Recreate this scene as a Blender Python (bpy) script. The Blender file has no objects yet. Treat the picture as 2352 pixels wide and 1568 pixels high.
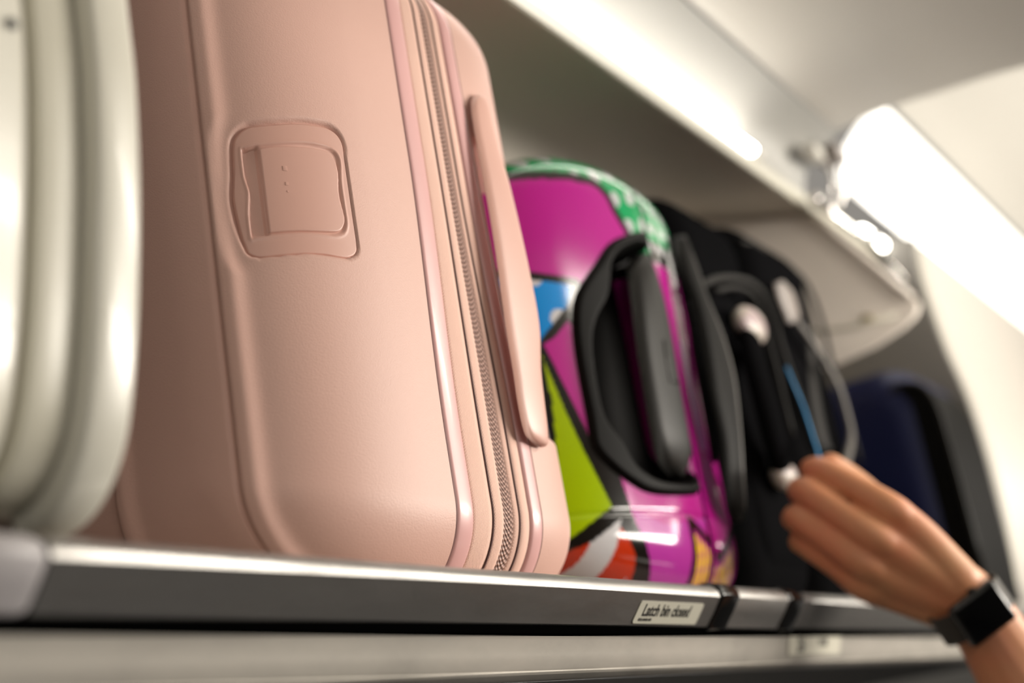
import bpy, bmesh, math, random
import numpy as np
from mathutils import Vector, Matrix
random.seed(4)
S = bpy.context.scene
COL = S.collection

# ------------------------------------------------------------------ camera
# World: X runs along the aisle, Y into the overhead bin, Z up. The lens sits at the origin.
F, PX, PY = 3250.0, 1176.0, 784.0
def _n(v): v = np.array(v, float); return v / np.linalg.norm(v)
_dx = _n((2084, 681, F)); _dz = _n((-1776, -10084, F)); _dz = _n(_dz - _dx * np.dot(_dz, _dx)); _dy = np.cross(_dz, _dx)
CM = np.stack([_dx, _dy, _dz], 1)
def ray(px, py): return CM.T @ np.array([(px - PX) / F, (py - PY) / F, 1.0])
def at(px, py, X=None, Y=None, Z=None):
    r = ray(px, py)
    for i, v in enumerate((X, Y, Z)):
        if v is not None: return r * (v / r[i])
def dep(px, py, d): return ray(px, py) * d
cam_d = bpy.data.cameras.new('camera'); cam = bpy.data.objects.new('camera', cam_d); COL.objects.link(cam)
cam_d.sensor_width = 36; cam_d.lens = F * 36 / 2352; cam_d.clip_start = .02; cam_d.clip_end = 60
R = Matrix([[CM[0][i], -CM[1][i], -CM[2][i]] for i in range(3)])
cam.matrix_world = R.to_4x4()
cam_d.dof.use_dof = True; cam_d.dof.focus_distance = .775; cam_d.dof.aperture_fstop = 3.2; cam_d.dof.aperture_blades = 0
S.camera = cam
# ------------------------------------------------------------------ world, exposure, lamps and added fills
w = bpy.data.worlds.new('world'); S.world = w; w.use_nodes = True
bg = w.node_tree.nodes['Background']; bg.inputs[0].default_value = (1, .93, .84, 1); bg.inputs[1].default_value = .28
vs = S.view_settings; vs.view_transform = 'Standard'; vs.look = 'None'; vs.gamma = 1; vs.exposure = 0.0; vs.use_curve_mapping = False
def area(name, loc, target, sx, sy, power, col=(1, .93, .83)):
    d = bpy.data.lights.new(name, 'AREA'); d.shape = 'RECTANGLE'; d.size = sx; d.size_y = sy; d.energy = power; d.color = col
    o = bpy.data.objects.new(name, d); COL.objects.link(o); o.location = loc
    v = Vector(target) - Vector(loc); z = -v.normalized(); x = Vector((1, 0, 0)); y = z.cross(x).normalized(); x = y.cross(z)
    o.matrix_world = Matrix.Translation(loc) @ Matrix((x, y, z)).transposed().to_4x4(); return o
area('aisle_fill', (1.95, -1.10, .30), (.9, .42, .25), 1.3, .20, 43)  # added soft light across the aisle, has no fixture
area('near_fill', (-.55, -1.0, .42), (.6, .45, .25), .9, .45, 5.5)  # added soft light to lift the case faces turned towards the lens
area('ceiling_fill', (1.45, -.55, .70), (.85, .42, .25), .8, .08, 8)  # added from above for the case fronts and the hand
area('opposite_bin_lamp_light', (2.6, -1.02, .50), (1.1, .42, .25), 1.8, .06, 9)

# ------------------------------------------------------------------ materials
def mat(name, col, rough=.5, metal=0, bump=None, coat=0, emit=None, spec=.5, vcol=None, mottle=None, sheen=0, sss=0):
    m = bpy.data.materials.new(name); m.use_nodes = True; nt = m.node_tree; b = nt.nodes['Principled BSDF']
    b.inputs['Base Color'].default_value = (*col, 1); b.inputs['Roughness'].default_value = rough; b.inputs['Metallic'].default_value = metal
    b.inputs['Specular IOR Level'].default_value = spec; b.inputs['Coat Weight'].default_value = coat; b.inputs['Coat Roughness'].default_value = .08
    if sheen: b.inputs['Sheen Weight'].default_value = sheen
    if sss:
        b.inputs['Subsurface Weight'].default_value = sss; b.inputs['Subsurface Radius'].default_value = (.012, .005, .002); b.inputs['Subsurface Scale'].default_value = .5
    if emit: b.inputs['Emission Color'].default_value = (*emit[0], 1); b.inputs['Emission Strength'].default_value = emit[1]
    if vcol:
        a = nt.nodes.new('ShaderNodeAttribute'); a.attribute_name = vcol; nt.links.new(a.outputs['Color'], b.inputs['Base Color'])
    tc = nt.nodes.new('ShaderNodeTexCoord')
    if mottle:   # (scale, colour b, stretch xyz, roughness spread)
        mp = nt.nodes.new('ShaderNodeMapping'); mp.inputs['Scale'].default_value = mottle[2]
        no = nt.nodes.new('ShaderNodeTexNoise'); no.inputs['Scale'].default_value = mottle[0]; no.inputs['Detail'].default_value = 6
        nt.links.new(tc.outputs['Object'], mp.inputs[0]); nt.links.new(mp.outputs[0], no.inputs['Vector'])
        mx = nt.nodes.new('ShaderNodeMix'); mx.data_type = 'RGBA'
        mr = nt.nodes.new('ShaderNodeMapRange'); mr.inputs[1].default_value = .35; mr.inputs[2].default_value = .65
        nt.links.new(no.outputs[0], mr.inputs[0]); nt.links.new(mr.outputs[0], mx.inputs[0])
        mx.inputs[6].default_value = (*col, 1); mx.inputs[7].default_value = (*mottle[1], 1); nt.links.new(mx.outputs[2], b.inputs['Base Color'])
        if mottle[3]:
            m2 = nt.nodes.new('ShaderNodeMapRange'); m2.inputs[3].default_value = rough - mottle[3]; m2.inputs[4].default_value = rough + mottle[3]
            nt.links.new(mr.outputs[0], m2.inputs[0]); nt.links.new(m2.outputs[0], b.inputs['Roughness'])
    if bump:     # (kind, scale, strength, distance)
        k, sc, st, di = bump
        bp = nt.nodes.new('ShaderNodeBump'); bp.inputs['Strength'].default_value = st; bp.inputs['Distance'].default_value = di
        if k == 'noise':
            t = nt.nodes.new('ShaderNodeTexNoise'); t.inputs['Scale'].default_value = sc; t.inputs['Detail'].default_value = 2
            nt.links.new(tc.outputs['Object'], t.inputs['Vector']); nt.links.new(t.outputs[0], bp.inputs['Height'])
        else:    # woven: product of two sine waves over the UV metres
            sp = nt.nodes.new('ShaderNodeSeparateXYZ'); nt.links.new(tc.outputs['UV'], sp.inputs[0])
            def sn(out, f, ph=None):
                mu = nt.nodes.new('ShaderNodeMath'); mu.operation = 'MULTIPLY'; mu.inputs[1].default_value = f; nt.links.new(out, mu.inputs[0])
                s_ = mu.outputs[0]
                if ph:
                    ad = nt.nodes.new('ShaderNodeMath'); ad.operation = 'ADD'; nt.links.new(s_, ad.inputs[0]); nt.links.new(ph, ad.inputs[1]); s_ = ad.outputs[0]
                si = nt.nodes.new('ShaderNodeMath'); si.operation = 'SINE'; nt.links.new(s_, si.inputs[0]); return si.outputs[0]
            a1 = sn(sp.outputs[0], sc[0]); a2 = sn(sp.outputs[1], sc[1])
            mu = nt.nodes.new('ShaderNodeMath'); mu.operation = 'MULTIPLY'; nt.links.new(a1, mu.inputs[0]); nt.links.new(a2, mu.inputs[1])
            nt.links.new(mu.outputs[0], bp.inputs['Height'])
            if k == 'weave2':
                r_ = nt.nodes.new('ShaderNodeMapRange'); r_.inputs[1].default_value = -.35; r_.inputs[2].default_value = .6; nt.links.new(mu.outputs[0], r_.inputs[0])
                mx = nt.nodes.new('ShaderNodeMix'); mx.data_type = 'RGBA'; mx.inputs[6].default_value = (.20, .105, .085, 1); mx.inputs[7].default_value = (*col, 1)
                nt.links.new(r_.outputs[0], mx.inputs[0]); nt.links.new(mx.outputs[2], b.inputs['Base Color'])
        nt.links.new(bp.outputs[0], b.inputs['Normal'])
    return m
M = dict(
    pink=mat('pink_polycarbonate', (.63, .395, .335), .46, bump=('noise', 1100, .35, .0004), spec=.35),
    pink_smooth=mat('pink_smooth_plastic', (.60, .35, .29), .40),
    pink_trim=mat('pink_glossy_trim', (.66, .375, .365), .34, coat=.1),
    pink_tape=mat('pink_zipper_tape', (.80, .52, .43), .8, bump=('weave', (3600, 5000), .55, .0004)),
    pink_weave=mat('pink_woven_strip', (.66, .42, .35), .45, bump=('weave2', (2100, 1500), 1, .0008)),
    pink_dark=mat('dark_seam', (.10, .045, .04), .8),
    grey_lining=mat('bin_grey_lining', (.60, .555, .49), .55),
    white=mat('white_cabin_plastic', (.60, .585, .52), .3, coat=.15, mottle=(14, (.60, .58, .50), (1, 1, .35), 0)),
    white_recess=mat('beige_cabin_plastic', (.50, .48, .40), .35),
    ceil=mat('cabin_ceiling_plastic', (.62, .60, .55), .38),
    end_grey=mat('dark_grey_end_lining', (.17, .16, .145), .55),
    reflector=mat('grey_reflector_plastic', (.36, .355, .335), .45),
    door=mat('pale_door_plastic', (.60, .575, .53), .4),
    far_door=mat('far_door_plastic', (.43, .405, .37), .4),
    beige=mat('bin_bracket_plastic', (.74, .67, .60), .45, mottle=(9, (.66, .60, .54), (1, 1, 1), 0)),
    alu=mat('worn_aluminium', (.36, .35, .335), .38, .85, mottle=(55, (.25, .24, .23), (.35, 1, 1.4), .08), bump=('noise', 160, .12, .0006)),
    alu2=mat('satin_aluminium_fascia', (.47, .44, .395), .45, .35, mottle=(30, (.30, .28, .25), (.4, 1, 1), .08)),
    steel=mat('polished_steel', (.75, .73, .70), .2, 1),
    black_rubber=mat('black_rubber', (.004, .004, .004), .14, spec=.3),
    dark_panel=mat('shade_grey_panel', (.045, .047, .052), .5),  # shade under the bin is put into this dark grey
    shadow_gap=mat('gap_shadow_black', (.001, .001, .001), .8, spec=0),
    label=mat('label_paper', (.50, .48, .40), .5),
    ink=mat('label_ink', (.012, .010, .008), .6),
    lamp=mat('lamp_diffuser', (.9, .9, .88), .4, emit=((1, .95, .86), 17)),
    lamp2=mat('far_lamp_diffuser', (.9, .9, .88), .4, emit=((1, .96, .88), 1.5)),
    purple=mat('printed_glossy_shell', (.5, .02, .3), .12, coat=.2, vcol='paint'),
    black_plastic=mat('black_moulded_plastic', (.0035, .0033, .003), .5, spec=.05),
    black_grip=mat('black_rubber_grip', (.013, .0125, .0115), .45, spec=.13),
    black_fabric=mat('black_nylon_fabric', (.005, .005, .0055), .6, bump=('noise', 700, .3, .0006), spec=0),
    charcoal=mat('charcoal_fabric', (.022, .021, .02), .5, spec=.06),
    piping=mat('grey_piping', (.10, .092, .085), .4, spec=.2),
    silver=mat('brushed_silver_plastic', (.22, .19, .175), .3),
    ivory=mat('ivory_plastic', (.52, .50, .40), .35, mottle=(40, (.30, .20, .22), (1, 1, 1), 0)),
    navy=mat('navy_fabric_shell', (.007, .010, .045), .42, bump=('noise', 500, .2, .0006), spec=.2),
    blue=mat('blue_tag_strap', (.03, .28, .60), .5),
    skin=mat('skin', (.56, .27, .13), .5, sss=.12, mottle=(22, (.62, .24, .12), (1, 1, 1), 0), bump=('noise', 260, .25, .0005)),
    nail=mat('fingernail', (.62, .36, .26), .3),
    watch=mat('black_watch_case', (.012, .012, .012), .25),
    screen=mat('black_watch_glass', (.0015, .0015, .002), .12, spec=.25),
    band=mat('dark_woven_watch_band', (.045, .04, .033), .7),
    floor=mat('cabin_carpet', (.10, .10, .11), .9),
    wallm=mat('cabin_side_panel', (.30, .29, .27), .6),
)

# ------------------------------------------------------------------ mesh helpers
def mesh(name, verts, faces, m, parent=None, smooth=True, uv=None, autosmooth=None):
    me = bpy.data.meshes.new(name); me.from_pydata([tuple(map(float, v)) for v in verts], [], faces)
    bm = bmesh.new(); bm.from_mesh(me); bmesh.ops.recalc_face_normals(bm, faces=bm.faces)
    for f in bm.faces: f.smooth = smooth
    bm.to_mesh(me); bm.free()
    if uv is not None:
        l = me.uv_layers.new(name='UVMap'); vi = np.zeros(len(me.loops), int); me.loops.foreach_get('vertex_index', vi)
        l.data.foreach_set('uv', np.array(uv, float)[vi].ravel())
    if autosmooth: me.set_sharp_from_angle(angle=math.radians(autosmooth))
    me.materials.append(m)
    o = bpy.data.objects.new(name, me); COL.objects.link(o)
    if parent: attach(o, parent)
    return o
def world_of(p):
    return (world_of(p.parent) @ p.matrix_parent_inverse @ p.matrix_basis) if p.parent else p.matrix_basis.copy()
def attach(o, parent):
    o.parent = parent; o.matrix_parent_inverse = world_of(parent).inverted()
def tag(o, label, cat, group=None):
    o['label'] = label; o['category'] = cat
    if group: o['group'] = group
    return o
def thing(name, label, cat, loc, group=None):
    o = bpy.data.objects.new(name, None); COL.objects.link(o); o.location = loc; o.empty_display_size = .05
    return tag(o, label, cat, group)
def struct(o): o['kind'] = 'structure'; return o
def catmull(p, n=6, closed=False):
    p = [np.array(q, float) for q in p]; out = []; N = len(p)
    rng = range(N) if closed else range(N - 1)
    for i in rng:
        a = p[(i - 1) % N] if closed or i > 0 else 2 * p[0] - p[1]; b = p[i]; c = p[(i + 1) % N]
        d = p[(i + 2) % N] if closed or i + 2 < N else 2 * c - b
        for k in range(n):
            t = k / n
            out.append(.5 * ((2 * b) + (-a + c) * t + (2 * a - 5 * b + 4 * c - d) * t * t + (-a + 3 * b - 3 * c + d) * t ** 3))
    if not closed: out.append(p[-1])
    return out
def extrude_yz(name, prof, x0, x1, m, parent=None, closed=True, smooth=True, nx=1, sharp=35):
    """prof: list of (y,z); extruded along X"""
    n = len(prof); V = []; Fc = []
    for i in range(nx + 1):
        x = x0 + (x1 - x0) * i / nx; V += [(x, p[0], p[1]) for p in prof]
    for i in range(nx):
        for j in range(n if closed else n - 1):
            k = (j + 1) % n; Fc.append((i * n + j, i * n + k, (i + 1) * n + k, (i + 1) * n + j))
    if closed: Fc += [tuple(range(n)), tuple(range(nx * n, nx * n + n))]
    return mesh(name, V, Fc, m, parent, smooth, autosmooth=sharp)
def offset_profile(prof, t):
    """closed strip of thickness t on the left of an open polyline"""
    p = [np.array(q, float) for q in prof]; out = []
    for i in range(len(p)):
        a = p[max(i - 1, 0)]; b = p[min(i + 1, len(p) - 1)]; d = (b - a) / np.linalg.norm(b - a)
        out.append(p[i] + np.array([-d[1], d[0]]) * t)
    return [tuple(q) for q in p] + [tuple(q) for q in out[::-1]]
def tube(name, pts, r, m, parent=None, seg=12, flat=(1, 1), up=None, closed=False, caps=True):
    """swept ellipse; r scalar or list; flat=(width factor, height factor); up: reference direction of the height axis"""
    pts = [np.array(p, float) for p in pts]; n = len(pts); rs = r if hasattr(r, '__len__') else [r] * n
    V = []; Fc = []; ref = np.array(up if up is not None else (0, 0, 1), float); prev = None
    for i, p in enumerate(pts):
        a = pts[(i - 1) % n] if closed or i else pts[0]; b = pts[(i + 1) % n] if closed or i < n - 1 else pts[-1]
        t = _n(b - a)
        if up is None:
            if prev is None: q = np.cross(t, (0.31, .87, .2)); prev = _n(q)
            u = prev - t * np.dot(prev, t); u = _n(u); prev = u
        else: u = _n(ref - t * np.dot(ref, t))
        v = np.cross(t, u)
        for k in range(seg):
            an = 2 * math.pi * k / seg
            V.append(p + rs[i] * (v * math.cos(an) * flat[0] + u * math.sin(an) * flat[1]))
    m_ = n if closed else n - 1
    for i in range(m_):
        for k in range(seg):
            k2 = (k + 1) % seg; j = (i + 1) % n
            Fc.append((i * seg + k, i * seg + k2, j * seg + k2, j * seg + k))
    if not closed and caps: Fc += [tuple(range(seg)), tuple(range((n - 1) * seg, n * seg))]
    return mesh(name, V, Fc, m, parent)
def box(name, c, s, m, parent=None, bevel=0, basis=None):
    bm = bmesh.new(); bmesh.ops.create_cube(bm, size=1)
    for v in bm.verts: v.co = Vector((v.co.x * s[0], v.co.y * s[1], v.co.z * s[2]))
    if bevel: bmesh.ops.bevel(bm, geom=bm.edges, offset=bevel, segments=3, affect='EDGES', profile=.5)
    B = Matrix(basis).transposed() if basis is not None else Matrix.Identity(3)
    for v in bm.verts: v.co = B @ v.co + Vector(c)
    bmesh.ops.recalc_face_normals(bm, faces=bm.faces)
    for f in bm.faces: f.smooth = True
    me = bpy.data.meshes.new(name); bm.to_mesh(me); bm.free(); me.materials.append(m); me.set_sharp_from_angle(angle=math.radians(40))
    o = bpy.data.objects.new(name, me); COL.objects.link(o)
    if parent: attach(o, parent)
    return o
def disc(name, c, nrm, r, h, m, parent=None, seg=24, dome=.3):
    nrm = _n(nrm); u = _n(np.cross(nrm, (.1, .2, 1))); v = np.cross(nrm, u); V = []; Fc = []
    lv = [(1, 0), (1, h * (1 - dome)), (.85, h), (.4, h * 1.02)]
    for q, hh in lv:
        for k in range(seg):
            a = 2 * math.pi * k / seg; V.append(np.array(c) + nrm * hh + r * q * (u * math.cos(a) + v * math.sin(a)))
    for i in range(len(lv) - 1):
        for k in range(seg): Fc.append((i * seg + k, i * seg + (k + 1) % seg, (i + 1) * seg + (k + 1) % seg, (i + 1) * seg + k))
    Fc += [tuple(range(seg)), tuple(range((len(lv) - 1) * seg, len(lv) * seg))]
    return mesh(name, V, Fc, m, parent)

# rounded-rectangle ring in the YZ plane; fine on the aisle side, coarse at the back
def rr_loop(y0, y1, z0, z1, r, d, nf, ns, nb=14, nc=40):
    y0, y1, z0, z1 = y0 + d, y1 - d, z0 + d, z1 - d; r = max(r - d * .8, .006); r = min(r, (z1 - z0) / 2.01, (y1 - y0) / 2.01)
    P = []
    for k in range(nf): P.append((y0, z0 + r + (z1 - z0 - 2 * r) * k / nf))
    for k in range(nc): a = math.pi / 2 * k / nc; P.append((y0 + r - r * math.cos(a), z1 - r + r * math.sin(a)))
    for k in range(ns): t = (k / ns) ** 1.35; P.append((y0 + r + (y1 - y0 - 2 * r) * t, z1))
    for k in range(nc): a = math.pi / 2 * k / nc; P.append((y1 - r + r * math.sin(a), z1 - r + r * math.cos(a)))
    for k in range(nb): P.append((y1, z1 - r - (z1 - z0 - 2 * r) * k / nb))
    for k in range(nc): a = math.pi / 2 * k / nc; P.append((y1 - r + r * math.cos(a), z0 + r - r * math.sin(a)))
    for k in range(ns): t = 1 - (1 - k / ns) if False else k / ns; t = 1 - (1 - t) ** 1.35; P.append((y1 - r - (y1 - y0 - 2 * r) * t, z0))
    for k in range(nc): a = math.pi / 2 * k / nc; P.append((y0 + r - r * math.sin(a), z0 + r - r * math.cos(a)))
    k = nf + nc + ns + nc + 5; return P[k:] + P[:k]      # start the loop at the hidden back side
class Dims: pass
def dims(y0, y1, z0, z1, r, nf=60, ns=40):
    D = Dims(); D.y0, D.y1, D.z0, D.z1, D.r, D.nf, D.ns = y0, y1, z0, z1, r, nf, ns; return D
def ring_part(name, D, layers, m, parent, cap=False, disp=None, paint=None):
    """layers: (x, inset) in order; cap closes the last ring to the middle.  disp(P, N, L) -> metres along N"""
    V = []; UV = []; Ls = []; L = 0; n = None
    lay = list(layers)
    if cap:
        x, d = lay[-1]; dm = min(D.y1 - D.y0, D.z1 - D.z0) / 2 - .004; k = 40
        step = (dm - d)
        lay += [(x, d + step * (i / k)) for i in range(1, k + 1)]
    for i, (x, d) in enumerate(lay):
        if i: L += math.hypot(x - lay[i - 1][0], d - lay[i - 1][1])
        P = rr_loop(D.y0, D.y1, D.z0, D.z1, D.r, d, D.nf, D.ns); n = len(P); a = 0; prev = P[0]
        for p in P:
            a += math.hypot(p[0] - prev[0], p[1] - prev[1]); prev = p
            V.append((x, p[0], p[1])); UV.append((a, L)); Ls.append(L)
    Fc = []
    for i in range(len(lay) - 1):
        for k in range(n): k2 = (k + 1) % n; Fc.append((i * n + k, i * n + k2, (i + 1) * n + k2, (i + 1) * n + k))
    if cap: Fc.append(tuple(range((len(lay) - 1) * n, len(lay) * n)))
    o = mesh(name, V, Fc, m, parent, uv=UV)
    me = o.data; cc = np.array(V); i_ = np.arange(0, n * 2)   # make sure the normals point out of the case
    nr = np.zeros(len(me.vertices) * 3); me.vertices.foreach_get('normal', nr); nr = nr.reshape(-1, 3)
    mid = np.array(((lay[0][0] + lay[-1][0]) / 2, (D.y0 + D.y1) / 2, (D.z0 + D.z1) / 2)); rel = cc - mid
    if (nr * rel)[:, 1:].sum() < 0: me.flip_normals(); me.update()
    if disp or paint:
        c = np.zeros(len(me.vertices) * 3); me.vertices.foreach_get('co', c); c = c.reshape(-1, 3)
        nn = np.zeros(len(c) * 3); me.vertices.foreach_get('normal', nn); nn = nn.reshape(-1, 3); Ls = np.array(Ls)
        # outward: away from the case centre line
        if paint:
            ca = me.color_attributes.new('paint', 'FLOAT_COLOR', 'POINT')
            pc_ = paint(c, nn, Ls); ca.data.foreach_set('color', np.concatenate([pc_, np.ones((len(c), 1))], 1).ravel())
        if disp:
            dd = disp(c, nn, Ls); c = c + nn * dd[:, None]; me.vertices.foreach_set('co', c.ravel()); me.update()
    return o
class Sect:
    """section curve of a shell on its aisle-side corner: superellipse from the seam (l=0) round to the face"""
    def __init__(s, xs, xf, y0, b, p=2.4, bulge=0, flat=.5, n=60):
        a = abs(xf - xs); sg = 1 if xf > xs else -1; pts = []
        for i in range(n + 1):
            t = math.pi / 2 * i / n; u = math.sin(t) ** (2 / p); v = math.cos(t) ** (2 / p)
            pts.append((xs + sg * a * u, b * (1 - v)))
        s.layers = pts; s.y0 = y0; s.xf = xf; s.xs = xs
        ll = [0]
        for i in range(1, len(pts)): ll.append(ll[-1] + math.hypot(pts[i][0] - pts[i - 1][0], pts[i][1] - pts[i - 1][1]))
        s.l = np.array(ll); s.X = np.array([q[0] for q in pts]); s.Y = np.array([q[1] + y0 for q in pts]); s.sg = sg
    def full(s, dmax, step=.002):
        out = s.resample(step); k = int((dmax - out[-1][1]) / step); d0 = out[-1][1]
        return out + [(s.xf, d0 + (i + 1) * step) for i in range(k)]
    def resample(s, step):
        n = int(s.l[-1] / step); q = np.linspace(0, s.l[-1], n + 1)
        return [(float(np.interp(t, s.l, s.X)), float(np.interp(t, s.l, s.Y) - s.y0)) for t in q]
    def pos(s, l):
        l = max(l, 0)
        if l > s.l[-1]: return s.xf, s.Y[-1] + (l - s.l[-1])
        return float(np.interp(l, s.l, s.X)), float(np.interp(l, s.l, s.Y))
    def nrm(s, l):
        l = max(l, .0005); a = s.pos(max(l - .001, 0)); b = s.pos(l + .001); tx, ty = b[0] - a[0], b[1] - a[1]; q = math.hypot(tx, ty); n = (ty / q, -tx / q)
        if s.sg < 0: n = (-n[0], -n[1])
        return (n[0], n[1])
    def hit(s, px, py):
        """photo pixel -> (l, z) on the section surface (first hit from the lens)"""
        best = None; lp = None
        for l in np.arange(0, s.l[-1] + .25, .0015):
            X, Y = s.pos(l); r = ray(px, py); f = r[1] * (X / r[0]) - Y
            if lp is not None and (f > 0) != (lp > 0):
                q = (X, r[2] * X / r[0], l)
                if best is None or X < best[0]: best = q
            lp = f
        if best is None: X, Y = s.pos(0); r = ray(px, py); return 0.0, float(r[2] * Y / r[1])
        return float(best[2]), float(best[1])
def poly_dist(P, poly):
    """signed distance (positive inside) of points P (n,2) to a closed polygon"""
    P = np.asarray(P, float); poly = np.asarray(poly, float); n = len(poly); d = np.full(len(P), 1e9); ins = np.zeros(len(P), bool)
    for i in range(n):
        a = poly[i]; b = poly[(i + 1) % n]; ab = b - a; t = np.clip(((P - a) @ ab) / max(ab @ ab, 1e-12), 0, 1)
        d = np.minimum(d, np.linalg.norm(P - (a + t[:, None] * ab), axis=1))
        c = ((a[1] > P[:, 1]) != (b[1] > P[:, 1])); x = (b[0] - a[0]) * (P[:, 1] - a[1]) / (b[1] - a[1] + 1e-12) + a[0]
        ins ^= c & (P[:, 0] < x)
    return np.where(ins, d, -d)
def plate_on(name, sect, poly_lz, height, m, parent, nl=60, nz=70, base=-.004):
    """plate lying on a section surface; height(dist, l, z) metres above it; closed underneath"""
    poly = np.array(poly_lz); l0, l1 = poly[:, 0].min(), poly[:, 0].max(); V = []; Fc = []
    ls = [l0 + (l1 - l0) * (.5 - .5 * math.cos(math.pi * (i + .02) / (nl + .04))) for i in range(nl + 1)]; rows = []
    for l in ls:
        zs = []
        for i in range(len(poly)):
            a = poly[i]; b = poly[(i + 1) % len(poly)]
            if (a[0] > l) != (b[0] > l): zs.append(a[1] + (b[1] - a[1]) * (l - a[0]) / (b[0] - a[0]))
        if len(zs) < 2: continue
        z0, z1 = min(zs), max(zs); rows.append([(l, z0 + (z1 - z0) * (.5 - .5 * math.cos(math.pi * k / nz))) for k in range(nz + 1)])
    flat = np.array([q for r_ in rows for q in r_]); dd = np.maximum(poly_dist(flat, poly), 0)
    def P(l, z, h): X, Y = sect.pos(l); n = sect.nrm(l); return (X + n[0] * h, Y + n[1] * h, z)
    hh = height(dd, flat[:, 0], flat[:, 1])
    for (l, z), h_ in zip(flat, hh): V.append(P(l, z, float(h_)))
    N = len(V); W = nz + 1
    for (l, z) in flat: V.append(P(l, z, base))
    R_ = len(rows)
    for i in range(R_ - 1):
        for k in range(nz):
            q = (i * W + k, i * W + k + 1, (i + 1) * W + k + 1, (i + 1) * W + k); Fc.append(q); Fc.append(tuple(N + j for j in q[::-1]))
    rim = [(0, k) for k in range(nz)] + [(i, nz) for i in range(R_ - 1)] + [(R_ - 1, k) for k in range(nz, 0, -1)] + [(i, 0) for i in range(R_ - 1, 0, -1)]
    ids = [i * W + k for i, k in rim]
    for i in range(len(ids)): a, b = ids[i], ids[(i + 1) % len(ids)]; Fc.append((a, b, N + b, N + a))
    return mesh(name, V, Fc, m, parent)
def sstep(x, a, b): t = np.clip((x - a) / (b - a), 0, 1); return t * t * (3 - 2 * t)
def lz(sect, pts, sub=4): return [tuple(q) for q in catmull([sect.hit(*p) for p in pts], sub, closed=True)]
def text(name, s, size, origin, ux, uy, m, parent, sx=1, thick=.00012, shear=0):
    c = bpy.data.curves.new('tmp', 'FONT'); c.body = s; c.size = size; c.extrude = thick; c.shear = shear; c.offset = size * .022
    o = bpy.data.objects.new('tmp', c); COL.objects.link(o); dg = bpy.context.evaluated_depsgraph_get()
    me = bpy.data.meshes.new_from_object(o.evaluated_get(dg)); bpy.data.objects.remove(o)
    ux = Vector(_n(ux)); uy = Vector(_n(uy)); uz = ux.cross(uy)
    for v in me.vertices: p = v.co.copy(); v.co = Vector(origin) + ux * p.x * sx + uy * p.y + uz * p.z
    me.name = name; me.materials.clear(); me.materials.append(m)
    q = bpy.data.objects.new(name, me); COL.objects.link(q); attach(q, parent); return q

# ================================================================== the cabin (setting)
def slab(name, c, s, m): return struct(box(name, c, s, m))
slab('floor', (3.0, -.5, -1.62), (10, 4.4, .06), M['floor'])
slab('wall_right', (3.0, -2.35, -.1), (10, .06, 3.0), M['wallm'])
slab('wall_back_blocker', (-1.6, -.45, -.1), (.06, 3.9, 3.0), M['wallm'])  # unseen bulkhead, added to block ambient light from the near end
slab('wall_left', (3.0, 1.5, -.1), (10, .06, 3.0), M['wallm'])
cp = [(.325, .685), (.27, .705), (.15, .735), (0, .76), (-.3, .775), (-.52, .77), (-.9, .74), (-2.3, .74)]
struct(extrude_yz('ceiling', offset_profile(catmull(cp, 5), -.02), -2, 8, M['ceil']))
# lamp along the far side of the aisle ceiling
cl = thing('bin_lamp', 'long white lamp strip above the bins across the aisle', 'lamp', (2.6, -1.06, .50))
box('diffuser', (2.6, -1.05, .50), (1.8, .02, .06), M['lamp2'], cl, .004)

cl = thing('added_ceiling_strip', 'white strip added in the middle of the aisle ceiling as fill light', 'lamp', (1.45, -.55, .76))  # unseen strip added to go with the ceiling fill light
box('diffuser', (1.45, -.55, .7375), (.8, .08, .03), M['lamp2'], cl, .004)

# ================================================================== overhead bin
bin_ = thing('overhead_bin', 'open overhead luggage bin with grey lining and worn aluminium front edge', 'luggage bin', (1.02, .6, .08))
X0, X1 = .366, 1.74
lin = catmull([(.43, .571), (.50, .5845), (.56, .597), (.605, .586), (.645, .548), (.672, .48), (.685, .40), (.69, .25), (.69, .112)], 5)
prof = [tuple(p) for p in lin] + [(.68, .104), (.392, .104)]
extrude_yz('lining', offset_profile(prof, .012), X0 - .02, X1 + .01, M['grey_lining'], bin_, nx=2)
# end wall of the bin at the far side, with rounded front
FE = [(.384, .585), (.388, .54), (.387, .499), (.382, .434), (.375, .39), (.371, .352), (.369, .29), (.370, .237), (.3725, .19), (.375, .159), (.380, .130), (.390, .112)]
fe = [tuple(p) for p in catmull(FE, 4)]
ins = lambda P, t: [tuple(q) for q in np.array(offset_profile(P, t)[len(P):])[::-1]]
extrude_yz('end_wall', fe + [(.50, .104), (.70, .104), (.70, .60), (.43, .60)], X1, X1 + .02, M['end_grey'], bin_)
# top lip and lamp trough
lip = [(.4305, .5685), (.4285, .5695), (.4245, .5765), (.4245, .5795), (.4275, .5815), (.436, .584), (.436, .571)]
extrude_yz('lip', lip, X0 - .02, 1.755, M['white_recess'], bin_, sharp=25)
cove = catmull([(.4335, .583), (.4345, .600), (.430, .617), (.419, .631), (.403, .641), (.391, .647), (.3815, .6515)], 5)
extrude_yz('reflector', offset_profile(cove, -.004), X0 - .02, 1.50, M['reflector'], bin_)
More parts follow.
